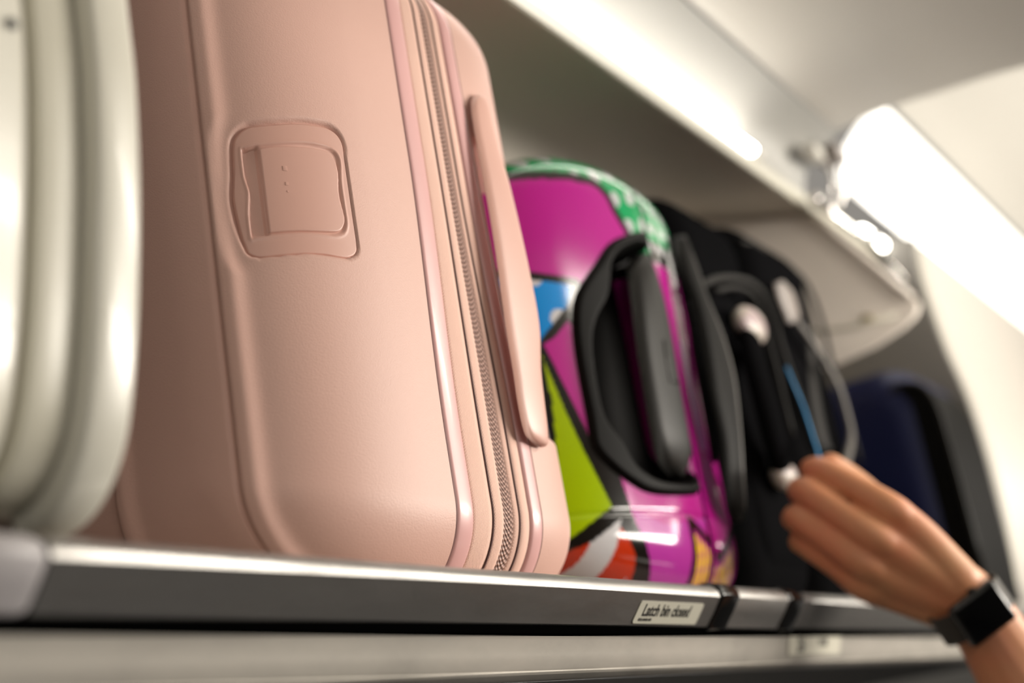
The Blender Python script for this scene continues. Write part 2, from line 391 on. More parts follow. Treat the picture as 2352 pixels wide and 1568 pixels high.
# front rail
rail = catmull([(.394, .1075), (.385, .1100), (.379, .1098), (.3745, .1080), (.3712, .1047), (.3705, .1005)], 4) + [np.array(q) for q in [(.3775, .0915), (.3830, .0853), (.3840, .0841), (.386, .0837), (.394, .0837)]]
rail = [tuple(q) for q in rail]
extrude_yz('front_rail', rail + [(.394, .100)], .322, 1.745, M['alu'], bin_, nx=4, sharp=22)
extrude_yz('gap_shadow_strip', [(.3860, .0838), (.3872, .0795), (.3905, .0785), (.42, .0785), (.42, .1), (.3935, .1), (.3935, .0836)], .29, 1.745, M['shadow_gap'], bin_)  # black strip standing in for the shadow between rail and fascia
fas = [(.3895, .0795), (.3905, .0775), (.3935, .0695), (.3955, .0625), (.3962, .0615), (.3958, .0607), (.3968, .0595), (.4005, .0578), (.4035, .0572), (.41, .0572), (.41, .0795)]
extrude_yz('fascia', fas, .15, 1.745, M['alu2'], bin_, sharp=22)
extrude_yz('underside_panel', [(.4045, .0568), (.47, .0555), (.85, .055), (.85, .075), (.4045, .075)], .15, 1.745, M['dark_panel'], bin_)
# rail end cap (pale rounded plug at the near end)
ec = [(y - .0012 if y < .39 else y, z) for y, z in rail]
V = []; Fc = []; prof2 = ec + [(.394, .100)]; n = len(prof2); cy, cz = .386, .095
for x, s in ((.2935, .78), (.2945, .92), (.298, 1.0), (.3155, 1.0), (.3190, .95), (.3215, .82)):
    V += [(x, cy + (y - cy) * s, cz + (z - cz) * s) for y, z in prof2]
for i in range(5):
    for j in range(n): Fc.append((i * n + j, i * n + (j + 1) % n, (i + 1) * n + (j + 1) % n, (i + 1) * n + j))
Fc += [tuple(range(n)), tuple(range(5 * n, 6 * n))]
ecap = mesh('rail_end_cap', V, Fc, mat('grey_end_cap_plastic', (.36, .34, .35), .4), bin_, autosmooth=50)
# black rubber straps around the rail, either side of the latch
def wrap(name, x0, x1, t, m, parent):
    P = [np.array(q) for q in rail]; out = []
    for i, p in enumerate(P):
        a = P[max(i - 1, 0)]; b = P[min(i + 1, len(P) - 1)]; d = (b - a) / np.linalg.norm(b - a); out.append(p + np.array([d[1], -d[0]]) * -t if False else p + np.array([-abs(d[1]) if p[1] < .108 else 0, abs(d[0]) if p[1] > .104 else (-abs(d[0]) if p[1] < .0843 else 0)]) * t)
    pr = [tuple(q) for q in out]; V = []; Fc = []; n = len(pr)
    xs = [(x0, .3), (x0 + .0012, .85), (x0 + .003, 1), (x1 - .003, 1), (x1 - .0012, .85), (x1, .3)]
    for x, k in xs: V += [(x, r_[0] + (q[0] - r_[0]) * k, r_[1] + (q[1] - r_[1]) * k) for q, r_ in zip(pr, rail)]
    for i in range(5):
        for j in range(n - 1): Fc.append((i * n + j, i * n + j + 1, (i + 1) * n + j + 1, (i + 1) * n + j))
    # back side closing inside the rail
    N = len(V)
    for x, k in xs: V += [(x, q[0] + .002, q[1] - .001 if q[1] > .1 else q[1] + .001) for q in rail]
    for i in range(5):
        for j in range(n - 1): Fc.append((N + i * n + j, N + (i + 1) * n + j, N + (i + 1) * n + j + 1, N + i * n + j + 1))
    for i in (0, 5):
        for j in range(n - 1): Fc.append((i * n + j, i * n + j + 1, N + i * n + j + 1, N + i * n + j))
    return mesh(name, V, Fc, m, parent, autosmooth=40)
wrap('rubber_strap', .866, .8955, .0022, M['black_rubber'], bin_)
wrap('rubber_strap', .986, 1.016, .0022, M['black_rubber'], bin_)
lat = wrap('latch', .893, .989, .0007, M['alu'], bin_)
# labels on the rail and fascia
def rail_label(name, x0, x1, ya, za, yb, zb, parent, m, shear=0):
    """rounded rectangle between the (y,z) lines a (top) and b (bottom)"""
    ux = np.array([1, 0, 0.]); top = np.array([0, ya, za]); bot = np.array([0, yb, zb]); h = np.linalg.norm(top - bot); uy = (top - bot) / h
    nrm = np.cross(ux, uy); nrm = nrm if nrm[1] < 0 else -nrm; r = .0022; P = []
    for cx, cy_, a0 in ((x1 - r, h - r, 0), (x0 + r, h - r, 90), (x0 + r, r, 180), (x1 - r, r, 270)):
        for k in range(6): a = math.radians(a0 + 18 * k); P.append((cx + r * math.cos(a), cy_ + r * math.sin(a)))
    V = [bot + ux * p[0] + uy * p[1] + nrm * t for t in (.00005, .0004) for p in P]; n = len(P)
    Fc = [tuple(range(n)), tuple(range(n, 2 * n))] + [(i, (i + 1) % n, n + (i + 1) % n, n + i) for i in range(n)]
    o = mesh(name, V, Fc, m, parent, smooth=False); return o, bot + nrm * .00045, ux, uy, h
lb, o0, ux, uy, h = rail_label('latch_label', .757, .845, .3735, .0963, .3829, .0850, bin_, M['label'])
text('lettering', 'Latch bin closed', .0110, o0 + ux * .764 + uy * (h * .36), ux, uy, M['ink'], lb, .90)
text('lettering', '0252-80403-009', .0026, o0 + ux * .7625 + uy * (h * .12), ux, uy, M['ink'], lb, 1.0, .0001)
lb2, o0, ux, uy, h = rail_label('row_label', 1.022, 1.135, .3890, .0812, .3942, .0655, bin_, M['label'])
text('lettering', '26', .0150, o0 + ux * 1.040 + uy * (h * .18), ux, uy, M['ink'], lb2, .95)
text('lettering', 'HHIII', .0085, o0 + ux * 1.084 + uy * (h * .42), ux, uy, M['ink'], lb2, 1.1)

# upper bracket between the two halves of the bin, at X = 1.5
bk = [(.4315, .5655), (.352, .4435), (.352, .437), (.357, .428), (.372, .4175), (.405, .403), (.443, .394), (.52, .378), (.60, .37), (.62, .60), (.573, .5985), (.50, .583)]
extrude_yz('door_bracket', bk, 1.50, 1.512, M['beige'], bin_, smooth=False)
tube('bracket_rib', [(1.4985, .62, .445), (1.4985, .50, .438), (1.4985, .42, .429), (1.4985, .375, .431)], .0022, M['white_recess'], bin_)
disc('bolt', (1.5, *at(1985, 730, X=1.5)[1:]), (-1, 0, 0), .006, .003, mat('brass_bolt', (.22, .17, .07), .4, .7), bin_)
tube('bracket_edge', [(1.497, .432, .566), (1.497, .392, .505), (1.497, .355, .447)], .0042, M['beige'], bin_)

for o_ in bin_.children:
    if o_.name.split('.')[0] in ('door_bracket', 'bracket_rib', 'bolt', 'bracket_edge'):
        for v in o_.data.vertices: v.co.x += .012 - .38 * (v.co.y - .40)
# near end frame of the bin: white bull-nosed band, recess groove, then the closed neighbour bin
NE0 = []
for p in [(290, -120), (300, 0), (318, 160), (326, 300), (330, 450), (329, 600), (325, 750), (315, 900), (300, 1010), (275, 1095), (240, 1165), (200, 1212), (150, 1245)]:
    q = at(*p, X=.366); NE0.append((q[1], q[2]))
NE = [(.395, .62), (.376, .50), (.362, .40)] + NE0
ne = [tuple(p) for p in catmull(NE, 4)]
def band(name, prof, push, x0, x1, m, parent, rnd=.003, thick=.03):
    """bull-nosed strip that follows the (y,z) profile; push > 0 sets it back into the bin"""
    P = [np.array(q) for q in prof]; Nn = []
    for i in range(len(P)):
        a = P[max(i - 1, 0)]; b = P[min(i + 1, len(P) - 1)]; d = (b - a) / np.linalg.norm(b - a); q = np.array([-d[1], d[0]]); Nn.append(q if q[0] > 0 or abs(q[0]) < .05 and q[1] > 0 else -q)
    for i in range(1, len(Nn)):
        if np.dot(Nn[i], Nn[i - 1]) < 0: Nn[i] = -Nn[i]
    sec = [(x0, thick), (x0, rnd + push), (x0 + rnd * .3, rnd * .3 + push), (x0 + rnd, push), (x1 - rnd, push), (x1 - rnd * .3, rnd * .3 + push), (x1, rnd + push), (x1, thick)]
    V = []; Fc = []; n = len(sec)
    for p, q in zip(P, Nn): V += [(x, p[0] + q[0] * t, p[1] + q[1] * t) for x, t in sec]
    for i in range(len(P) - 1):
        for j in range(n): Fc.append((i * n + j, i * n + (j + 1) % n, (i + 1) * n + (j + 1) % n, (i + 1) * n + j))
    Fc += [tuple(range(n)), tuple(range((len(P) - 1) * n, len(P) * n))]
    return mesh(name, V, Fc, m, parent, autosmooth=60)
fr = thing('bin_end_frame', 'glossy white curved bin end frame beside the pink suitcase', 'bin frame', (.35, .40, .11))
band('outer_band', ne, 0, .3435, .366, M['white'], fr, .0035)
band('groove', ne, .0075, .322, .3434, M['white_recess'], fr, .002)
band('groove_seal', ne, .011, .3135, .3219, mat('taupe_seal', (.33, .30, .23), .5), fr, .002)
cd = thing('closed_bin_door', 'glossy white closed bin door at the left edge of the picture', 'bin door', (-.2, .40, .11))
band('door_skin', ne, .001, -.9, .313, M['white'], cd, .004)
disc('screw_cover', (.3055, .3535, .290), (0, -1, 0), .0022, .001, M['dark_panel'], cd)
# the next bin along the aisle (closed), beyond the navy case
nb_ = thing('closed_bin_door', 'tall white closed bin door at the right edge beyond the navy suitcase', 'bin door', (2.4, .42, .11))
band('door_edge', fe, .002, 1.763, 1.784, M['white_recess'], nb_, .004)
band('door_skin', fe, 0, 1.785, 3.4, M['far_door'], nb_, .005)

# ================================================================== lamps above the bin and open door
lt = thing('bin_lamp', 'bright white lamp tube above the lip of the open bin', 'lamp', (.85, .425, .59))
tube('lamp_tube', [(.30, .4245, .5895), (.8, .4245, .5895), (1.315, .4245, .5895)], .0052, M['lamp'], lt, 14)
tube('lamp_socket', [(1.316, .4250, .589), (1.335, .4250, .589)], .0048, M['ceil'], lt, 14)
lt2 = thing('bin_lamp', 'short bright lamp tube beside the door hinge', 'lamp', (1.75, .425, .58))
tube('lamp_tube', [(1.66, .4235, .5875), (1.80, .4235, .5875), (1.90, .4235, .5875)], .0058, M['lamp'], lt2, 14)
cv = thing('cove_lamp', 'wide overexposed white cove lamp beyond the open bin door', 'lamp', (3.0, .37, .64))
cvp = catmull([(.398, .606), (.392, .628), (.375, .650), (.352, .668), (.330, .680)], 4)
extrude_yz('diffuser', offset_profile(cvp, -.006), 1.53, 7.5, M['lamp2'], cv)

door = thing('open_bin_door', 'raised pale grey bin door overhead, hinged above the open bin', 'bin door', (.9, .379, .65))
dp = catmull([(.3812, .6550), (.33, .6590), (.26, .654), (.18, .647), (.08, .630), (-.02, .604), (-.09, .578)], 5)
extrude_yz('door_panel', offset_profile(dp, -.016), .10, 1.50, M['door'], door)
hg = box('hinge', (1.497, .395, .628), (.035, .028, .018), M['silver'], door, .003)
box('hinge_plate', (1.462, .4035, .6235), (.034, .016, .014), M['ceil'], hg, .003)
for a, b in (((1.49, .400, .625), (1.49, .405, .578)), ((1.515, .390, .62), (1.52, .408, .572))):
    tube('hinge_arm', catmull([a, (np.array(a) + np.array(b)) / 2 + np.array((.004, -.004, 0)), b], 4), .0022, M['steel'], door, 8)
gs = thing('gas_strut', 'silver gas strut along the lip beside the bracket', 'strut', (1.6, .42, .56))
tube('cylinder', [at(1868, 462, Y=.415), at(1990, 548, Y=.408), at(2040, 600, Y=.405)], .0042, M['steel'], gs, 12)
tube('rod', [at(2040, 600, Y=.405), at(2120, 690, Y=.400)], .002, M['steel'], gs, 8)
for q, r_ in (((1870, 455), .006), ((1903, 478), .0065), ((2002, 552), .0075)):
    p = at(*q, Y=.405); disc('knob', p, (-.5, -.8, .1), r_, .006, M['steel'], gs, 16)

# ================================================================== pink hard-shell suitcase
ps = thing('suitcase', 'pink hard-shell suitcase with ribbed face standing nearest the lens', 'suitcase', (.65, .6, .105), 'suitcases in the overhead bin')
PD = dims(.410, .660, .105, .528, .052, 220, 90)
SN = Sect(.6315, .508, .410, .075, 2.35)
LOCK = [(155, 640), (165, 350), (200, 240), (300, 165), (420, 140), (600, 125), (780, 125), (960, 145), (1100, 175), (1190, 240), (1245, 340), (1270, 480), (1300, 720), (1340, 1050), (1378, 1300), (1370, 1400), (1300, 1445), (1200, 1435), (1050, 1415), (850, 1408), (650, 1420), (480, 1440), (400, 1440), (320, 1400), (270, 1330), (230, 1200), (180, 950), (155, 820)]
FLAP = [(405, 380), (412, 368), (480, 355), (640, 342), (820, 342), (1010, 362), (1110, 410), (1170, 480), (1195, 620), (1220, 820), (1255, 1050), (1250, 1130), (1215, 1180), (1150, 1195), (1000, 1185), (830, 1180), (650, 1187), (515, 1197), (500, 1190), (480, 1050), (440, 700)]
RECS = [(255, 388), (262, 380), (400, 345), (640, 320), (850, 320), (1050, 345), (1150, 400), (1200, 500), (1215, 700), (1252, 950), (1275, 1100), (1245, 1195), (1150, 1215), (1000, 1203), (800, 1200), (600, 1210), (365, 1242), (350, 1235), (325, 1020), (320, 800), (280, 640)]
zc = lambda P: [(500 + x / 4.239, 250 + y / 4.239) for x, y in P]
lock_p, flap_p, rec_p = lz(SN, zc(LOCK)), lz(SN, zc(FLAP), 3), lz(SN, zc(RECS), 3)
LC = SN.hit(700, 470); LS = SN.hit(600, 430)[0]
def ridge(y, y0):          # rounded rib with a sharp crease on its inner side
    u = y - y0
    return .0042 * np.where(u < 0, np.exp(-(np.abs(u) / .0052) ** 2.2), 1 - sstep(u, .0030, .0058)) - .0016 * np.exp(-((u - .0066) / .0011) ** 2)
def near_disp(c, nn, Ls):
    y = c[:, 1]; f = np.zeros(len(c))
    for k in range(5): f += ridge(y, .4505 + .0765 * k) * (y > .425)
    fr_ = (c[:, 2] > .15) & (c[:, 2] < .5) & (y < .47) & (Ls < .16)
    d = poly_dist(np.stack([Ls, c[:, 2]], 1), lock_p)
    a_ = .0026 * np.clip((Ls - LC[0]) / .030 + (c[:, 2] - LC[1]) / .030, 0, 1)
    f = np.where(fr_, f * (1 - sstep(d, -.014, -.002)) - .0042 * sstep(d, -.0002 - a_, .0012 - .3 * a_), f)
    return f
lay = SN.full(.112, .0010)
sh = ring_part('near_shell', PD, lay, M['pink'], ps, cap=True, disp=near_disp)
rec_arr = np.array(rec_p)
def h_lock(d, l, z):
    r_ = poly_dist(np.stack([l, z], 1), rec_arr)
    return -.0020 + .0012 * sstep(d, 0, .0012) + .0004 * np.exp(-((r_ + .0007) / .0006) ** 2) - (.0013 + .0022 * sstep(l, LS - .002, LS)) * sstep(r_, -.0001, .0009)
lk = plate_on('lock_plate', SN, lock_p, h_lock, M['pink_smooth'], ps, 90, 96, -.008)
fl = plate_on('lock_flap', SN, flap_p, lambda d, l, z: -.0022 + .0013 * sstep(d, 0, .0009), M['pink_smooth'], ps, 50, 56, -.006)
fc = SN.hit(660, 383); X_, Y_ = SN.pos(fc[0]); n_ = SN.nrm(fc[0])
for i, (dz_, s_) in enumerate(((0, .0026), (-.009, .0018), (-.0135, .0010))):
    box('flap_emboss', (X_ + n_[0] * -.00085, Y_ + n_[1] * -.00085, fc[1] + dz_), (s_, .0003, s_ * 1.1), M['pink_smooth'], fl, .0001, basis=[(-n_[1], n_[0], 0), (n_[0], n_[1], 0), (0, 0, 1)])
# frame parts between the shells
PS = dims(.410, .660, .105, .528, .052, 60, 40)
rp = lambda name, L_, m: ring_part(name, PS, L_, M[m], ps)
def bead(x0, x1, d0, hgt, n=8, e=.6):
    return [(x0 + (x1 - x0) * i / n, d0 - hgt * abs(math.sin(math.pi * i / n)) ** e) for i in range(n + 1)]
rp('near_trim', [(.6320, .006)] + bead(.6325, .6490, .0010, .0020, 12, .32) + [(.6492, .006)], 'pink_trim')
rp('zipper_tape', [(.6485, .006), (.6492, .0010), (.652, .0004), (.664, .0003), (.6684, .0005), (.6685, .003)], 'pink_tape')
rp('zipper_seam', [(.6682, .004), (.6683, -.0001), (.6695, -.0001), (.6696, .004)], 'pink_dark')
rp('zipper_tape', [(.6693, .004), (.6695, .0005), (.672, .0001), (.6770, .0000), (.6798, .0004), (.6803, .0016), (.6803, .006)], 'pink_tape')
rp('woven_strip', [(.6798, .006)] + bead(.6802, .6927, .0020, .0016, 10) + [(.6929, .008)], 'pink_weave')
rp('zipper_tape', [(.6919, .008), (.6921, .0018), (.6935, .0010), (.6965, .0008), (.6972, .0010), (.6973, .005)], 'pink_tape')
rp('zipper_seam', [(.6970, .005), (.6971, .0003), (.6983, .0003), (.6984, .005)], 'pink_dark')
rp('zipper_tape', [(.6981, .006), (.6983, .0009), (.702, .0005), (.7080, .0006), (.7092, .0020)], 'pink_tape')
rp('trim_gap', [(.7085, .004), (.7086, .0012), (.7096, .0012), (.7097, .004)], 'pink_dark')
rp('far_trim', [(.7088, .006)] + bead(.7095, .7225, .0010, .0018, 12, .32) + [(.7230, .006)], 'pink_trim')
rp('core', [(.632, .0068), (.7235, .0068)], 'pink_dark')
# far shell, scooped out behind the side handle
SF = Sect(.7225, .800, .4105, .055, 2.3)
def far_disp(c, nn, Ls):
    y, z, x = c[:, 1], c[:, 2], c[:, 0]; a = sstep(z, .205, .222) * (1 - sstep(z, .398, .404)) * sstep(x, .7245, .729) * (y < .49)
    f = -.030 * a
    for k in range(5): f += ridge(y, .4505 + .0765 * k) * (x > .797)
    return f
ring_part('far_shell', PD, SF.full(.09, .002), M['pink'], ps, cap=True, disp=far_disp)
for o_ in ps.children:          # middle band of the case pinched towards its top to fit image pixel positions
    if o_.name.split('.')[0] in ('near_shell', 'far_shell', 'near_trim', 'far_trim', 'zipper_tape', 'zipper_seam', 'woven_strip', 'trim_gap', 'core'):
        c_ = np.zeros(len(o_.data.vertices) * 3); o_.data.vertices.foreach_get('co', c_); c_ = c_.reshape(-1, 3)
        c_[:, 0] += np.interp(c_[:, 0], [.595, .630, .650, .677, .705, .725, .760], [0, 1, 1, 0, -1, -1, 0]) * (.0075 * sstep(c_[:, 2], .19, .37) + .0008 * sstep(c_[:, 2], .37, .50))
        o_.data.vertices.foreach_set('co', c_.ravel()); o_.data.update()
# side handle: a long arched strap with rounded front
def handle_strip(name, L_pts, R_pts, m, parent, thick=.007, nb=10):
    """L_pts, R_pts: 3-D edge points (same count); crowned front, flat back"""
    Lp, Rp = catmull(L_pts, 5), catmull(R_pts, 5); V = []; Fc = []
    for a, b in zip(Lp, Rp):
        w_ = b - a; t = np.array((0, 0, 1.)); nr = _n(np.cross(w_, t)); nr = nr if nr[1] < 0 else -nr
        for k in range(nb + 1): s_ = k / nb; V.append(a + w_ * s_ + nr * thick * (.85 * math.sin(math.pi * s_) ** .28))
        for k in range(nb, -1, -1): s_ = k / nb; V.append(a + w_ * s_ - nr * thick * (.15 * math.sin(math.pi * s_) ** .35))
    n = 2 * (nb + 1); Rr = len(Lp)
    for i in range(Rr - 1):
        for j in range(n): Fc.append((i * n + j, i * n + (j + 1) % n, (i + 1) * n + (j + 1) % n, (i + 1) * n + j))
    Fc += [tuple(range(n)), tuple(range((Rr - 1) * n, Rr * n))]
    return mesh(name, V, Fc, m, parent)
ys = [.4085, .4065, .4045, .4020, .4005, .4000, .4005, .4015, .4035, .4055, .4075]
Lh = [(1088, 220), (1081, 243), (1092, 320), (1115, 440), (1138, 580), (1160, 740), (1178, 850), (1188, 920), (1203, 990), (1222, 1015), (1240, 1026)]
Rh = [(1092, 220), (1118, 236), (1140, 330), (1172, 440), (1212, 610), (1238, 745), (1241, 850), (1248, 920), (1255, 985), (1254, 1018), (1246, 1027)]
handle_strip('side_handle', [at(*p, Y=y) for p, y in zip(Lh, ys)], [at(*p, Y=y + .001) for p, y in zip(Rh, ys)], M['pink_smooth'], ps, .0042)

# ================================================================== patterned hard-shell suitcase
pc = thing('suitcase', 'glossy magenta suitcase with colourful black-outlined print and black side handle', 'suitcase', (.92, .6, .105), 'suitcases in the overhead bin')
CD = dims(.420, .645, .105, .478, .052, 320, 150)
SC = Sect(.984, .815, .420, .090, 2.1)
lzp = lambda P: [SC.hit(*p) for p in P]
MAG = (.40, .012, .22); BLK = (.006, .004, .003); GRN = (0, .28, .09); BLU = (0, .22, .62); LIM = (.30, .43, 0); RED = (.46, .030, .005); WHT = (.52, .52, .54); LIL = (.40, .08, .38); YEL = (.95, .62, 0)
POLY = [(BLK, [(1175, 620), (1260, 628), (1330, 640), (1360, 700), (1300, 760), (1250, 790), (1360, 1010), (1422, 1080), (1462, 1200), (1562, 1400), (1440, 1400), (1100, 1400), (1100, 620)]),
        (BLU, [(1100, 638), (1230, 642), (1318, 655), (1306, 700), (1243, 778), (1240, 800), (1180, 900), (1100, 900)]),
        (BLU, [(1100, 830), (1236, 830), (1250, 940), (1258, 985), (1100, 985)]),
        (WHT, [(1100, 985), (1257, 985), (1264, 1010), (1100, 1060)]),
        (MAG, [(1262, 790), (1308, 735), (1345, 800), (1345, 975), (1310, 890)]),
        (LIM, [(1248, 815), (1268, 870), (1300, 945), (1345, 1035), (1408, 1162), (1310, 1238), (1300, 1230), (1285, 1080), (1268, 920)]),
        (RED, [(1260, 1400), (1295, 1275), (1370, 1240), (1428, 1210), (1468, 1270), (1516, 1400)]),
        (WHT, [(1340, 1400), (1362, 1245), (1428, 1190), (1424, 1240), (1408, 1400)]),
        (WHT, [(1474, 1400), (1476, 1315), (1490, 1345), (1497, 1400)])]
POLY = [(c_, np.array(lzp(p_))) for c_, p_ in POLY]
S_LIL = np.array(lzp([(1455, 1170), (1530, 1205), (1622, 1190), (1618, 1400), (1530, 1400)]))
ZIG_B = np.array(lzp([(1592, 1150), (1604, 1200), (1608, 1260), (1596, 1400)]))
def dots(a, b, sa, sb, oa, ob, rr):
    a = a / sa; b = b / sb + ob; fx = (a + .5 * (np.floor(b) % 2) + oa) % 1 - .5; fy = b % 1 - .5
    return fx * fx + fy * fy < rr
def setc(c, m, col): c[m] = col
EDGE = np.array([(.4, .422), (.151, .428), (.12, .431), (.088, .434), (.062, .434), (.052, .426), (.046, .414), (.036, .402), (.024, .386), (-.01, .360), (-.01, .6), (.4, .6)])
def zig(c, m, t, z):      # small lettered corner patch: black zigzag outline over yellow strokes
    edge = .174 - .026 * np.clip(1 - np.abs(t - .55) / .5, 0, 1); lo = m & (z < edge)
    setc(c, lo, (.34, .012, .20)); setc(c, lo & (z > .118) & (z < edge - .012) & (t < .93) & (np.sin(t * 95 + z * 120) > -.1), YEL)
    setc(c, lo & ((z > edge - .008) | (t < .07)), BLK)
def paint_near(p, n, L):
    x, y, z = p.T; q = np.stack([L, z], 1); c = np.tile(np.array(MAG), (len(p), 1))
    setc(c, poly_dist(q, S_LIL) > 0, (.40, .035, .30))
    for col, P in POLY:
        i_ = poly_dist(q, P) > 0; setc(c, i_, col)
        if col is BLU: setc(c, i_ & dots(L, z, .034, .034, .28, .15, .06), WHT)
    zig(c, (L < .030) & (y < .50), (.030 - L) / .085, z)
    e = poly_dist(q, EDGE)
    setc(c, e > 0, GRN); setc(c, (e > 0) & dots(L, z + L * .3, .027, .024, 0, .2, .075), WHT); setc(c, (e > 0) & (e < .0085), BLK)
    return c
def hs(P): return np.array(lzp(P))
HOUS = [(1485, 527), (1440, 530), (1395, 552), (1362, 600), (1318, 668), (1308, 740), (1318, 830), (1342, 960), (1355, 1030), (1400, 1082), (1450, 1120), (1490, 1140), (1540, 1146), (1600, 1144), (1614, 1125), (1604, 1060), (1590, 980), (1578, 900), (1565, 800), (1550, 700), (1530, 610), (1515, 560)]
POCK = [(1470, 563), (1430, 575), (1405, 605), (1400, 650), (1395, 690), (1372, 735), (1360, 790), (1372, 880), (1392, 960), (1430, 1010), (1460, 1065), (1500, 1095), (1545, 1105), (1588, 1104), (1590, 1070), (1575, 960), (1560, 860), (1545, 760), (1528, 660), (1505, 600)]
hp = np.array(catmull(lzp(HOUS), 3, closed=True)); pp = np.array(catmull(lzp(POCK), 3, closed=True))
def disp_pc(c, nn, Ls):
    d = poly_dist(np.stack([Ls, c[:, 2]], 1), hp); fr_ = (c[:, 1] < .55) & (c[:, 2] > .13) & (c[:, 2] < .43)
    f = np.where(fr_, -.040 * sstep(d, .004, .012), 0)
    # shallow embossed rib across the shell
    f += np.where(fr_, -.0010 * np.exp(-((c[:, 2] - .1745) / .0015) ** 2) * sstep(-d, 0, .004), 0)
    return f
nsh = ring_part('near_shell', CD, SC.full(.100, .0011), M['purple'], pc, cap=True, disp=disp_pc, paint=paint_near)
def h_house(d, l, z):
    r_ = poly_dist(np.stack([l, z], 1), pp)
    return -.002 + .0065 * sstep(d, 0, .007) - .036 * sstep(r_, -.004, .009)
plate_on('handle_housing', SC, hp, h_house, M['black_plastic'], pc, 80, 90, -.044)
gl_ = [(1447, 590), (1440, 625), (1450, 700), (1462, 800), (1478, 900), (1495, 1000), (1510, 1060), (1540, 1098)]
gr_ = [(1480, 590), (1497, 625), (1520, 700), (1540, 800), (1556, 900), (1574, 1000), (1578, 1050), (1556, 1098)]
gy = [.428, .421, .4165, .415, .415, .417, .421, .427]
handle_strip('grip', [at(*p, Y=y + .001) for p, y in zip(gl_, gy)], [at(*p, Y=y) for p, y in zip(gr_, gy)], M['black_grip'], pc, .010)
def pb(p, y=.4095): return at(*p, Y=y)
tube('grip_button', [pb(p, .407) for p in [(1524, 782), (1530, 830), (1538, 876), (1556, 878)]], .0011, M['black_rubber'], pc, 6)
# centre band, far shell, and the piped black strap at the seam
PF = dims(.420, .645, .105, .478, .052, 110, 60)
ring_part('zipper', PF, [(.984, .006), (.985, .001), (.9875, -.0002), (.990, .001), (.991, .006)], M['black_fabric'], pc)
def paint_far(p, n, L):
    x, y, z = p.T; c = np.tile(np.array(MAG), (len(p), 1))
    setc(c, (z > .23) & (z < .32) & (x > 1.006) & (x < 1.02), LIL)
    setc(c, z > .385, BLK); setc(c, z > .405, GRN); setc(c, (z > .385) & dots(L, z, .019, .017, 0, 0, .09), WHT)
    zig(c, y < .50, (.030 + x - .984) / .085, z)
    setc(c, x > 1.050, BLK); setc(c, (x > 1.062) & (z < .25) & (np.sin(z * 260) > -.2), GRN)
    q = (x < .994) & (z < .38); setc(c, q, MAG)
    return c
SG = Sect(.991, 1.085, .421, .050, 2.5)
ring_part('far_shell', dims(.421, .645, .105, .478, .052, 200, 90), SG.full(.09, .002), M['purple'], pc, cap=True, paint=paint_far)
sl = [(1543, 545), (1553, 600), (1588, 690), (1612, 790), (1631, 900), (1652, 1000), (1660, 1100), (1668, 1170), (1685, 1198)]
sr = [(1568, 545), (1590, 600), (1622, 690), (1655, 770), (1682, 870), (1696, 1000), (1702, 1100), (1706, 1170), (1698, 1198)]
sy = [.4225, .4150, .4085, .4040, .4020, .4030, .4070, .4120, .4190]
handle_strip('carry_strap', [at(*p, Y=y) for p, y in zip(sl, sy)], [at(*p, Y=y) for p, y in zip(sr, sy)], M['black_plastic'], pc, .007)
tube('strap_piping', catmull([at(p[0] + 1, p[1], Y=y - .0035) for p, y in zip(sr[:-1], sy)], 4), .0022, M['piping'], pc, 8)
tube('zipper_pull_cord', catmull([at(*p, Y=.415) for p in [(1578, 690), (1592, 790), (1612, 900), (1632, 1010), (1640, 1060)]], 4), .0021, M['black_plastic'], pc, 8)

# ================================================================== black soft suitcase
bs = thing('suitcase', 'black soft suitcase with ivory-ended carry handle and grey zipper piping', 'suitcase', (1.22, .6, .105), 'suitcases in the overhead bin')
BD = dims(.430, .645, .105, .495, .050, 40, 30)
def soft(name, D, x0, x1, r, m):
    L_ = []; n = 9
    for i in range(n + 1): t = math.pi / 2 * i / n; L_.append((x0 + r * (1 - math.sin(t)) , r * (1 - math.cos(t))))
    L_ = [(x0 + r * (1 - math.cos(math.pi / 2 * i / n)), r * (1 - math.sin(math.pi / 2 * i / n))) for i in range(n + 1)]
    R_ = [(x1 - (a - x0), d) for a, d in reversed(L_)]
    o = ring_part(name, D, L_ + R_, m, bs, cap=True)
    bm = bmesh.new(); bm.from_mesh(o.data); bmesh.ops.holes_fill(bm, edges=[e for e in bm.edges if e.is_boundary]); bmesh.ops.recalc_face_normals(bm, faces=bm.faces)
    bm.to_mesh(o.data); bm.free(); return o
soft('body', BD, 1.088, 1.235, .030, M['black_fabric'])
soft('expansion_body', dims(.424, .645, .105, .505, .055, 40, 30), 1.237, 1.400, .030, M['black_fabric'])
soft('front_pocket', dims(.424, .56, .125, .395, .045, 40, 20), 1.108, 1.225, .020, M['black_fabric'])
P3 = lambda pts, y: [at(*p, Y=y) for p in pts]
tube('piping', catmull(P3([(1610, 655), (1640, 642), (1680, 638), (1720, 648), (1755, 680), (1778, 735), (1795, 800), (1822, 880), (1850, 960), (1875, 1035)], .419), 4), .0035, M['charcoal'], bs, 8)
tube('piping', catmull(P3([(1640, 668), (1690, 660), (1730, 680), (1752, 730), (1770, 800), (1795, 900), (1820, 1000)], .417), 4), .0026, M['charcoal'], bs, 8)
tube('piping', catmull(P3([(1700, 553), (1740, 568), (1785, 610), (1812, 680), (1835, 780), (1868, 900), (1900, 1000), (1930, 1080)], .432), 4), .003, M['charcoal'], bs, 8)
tube('piping', catmull(P3([(1800, 600), (1850, 650), (1885, 730), (1910, 830), (1945, 950), (1975, 1060)], .436), 4), .0026, M['charcoal'], bs, 8)
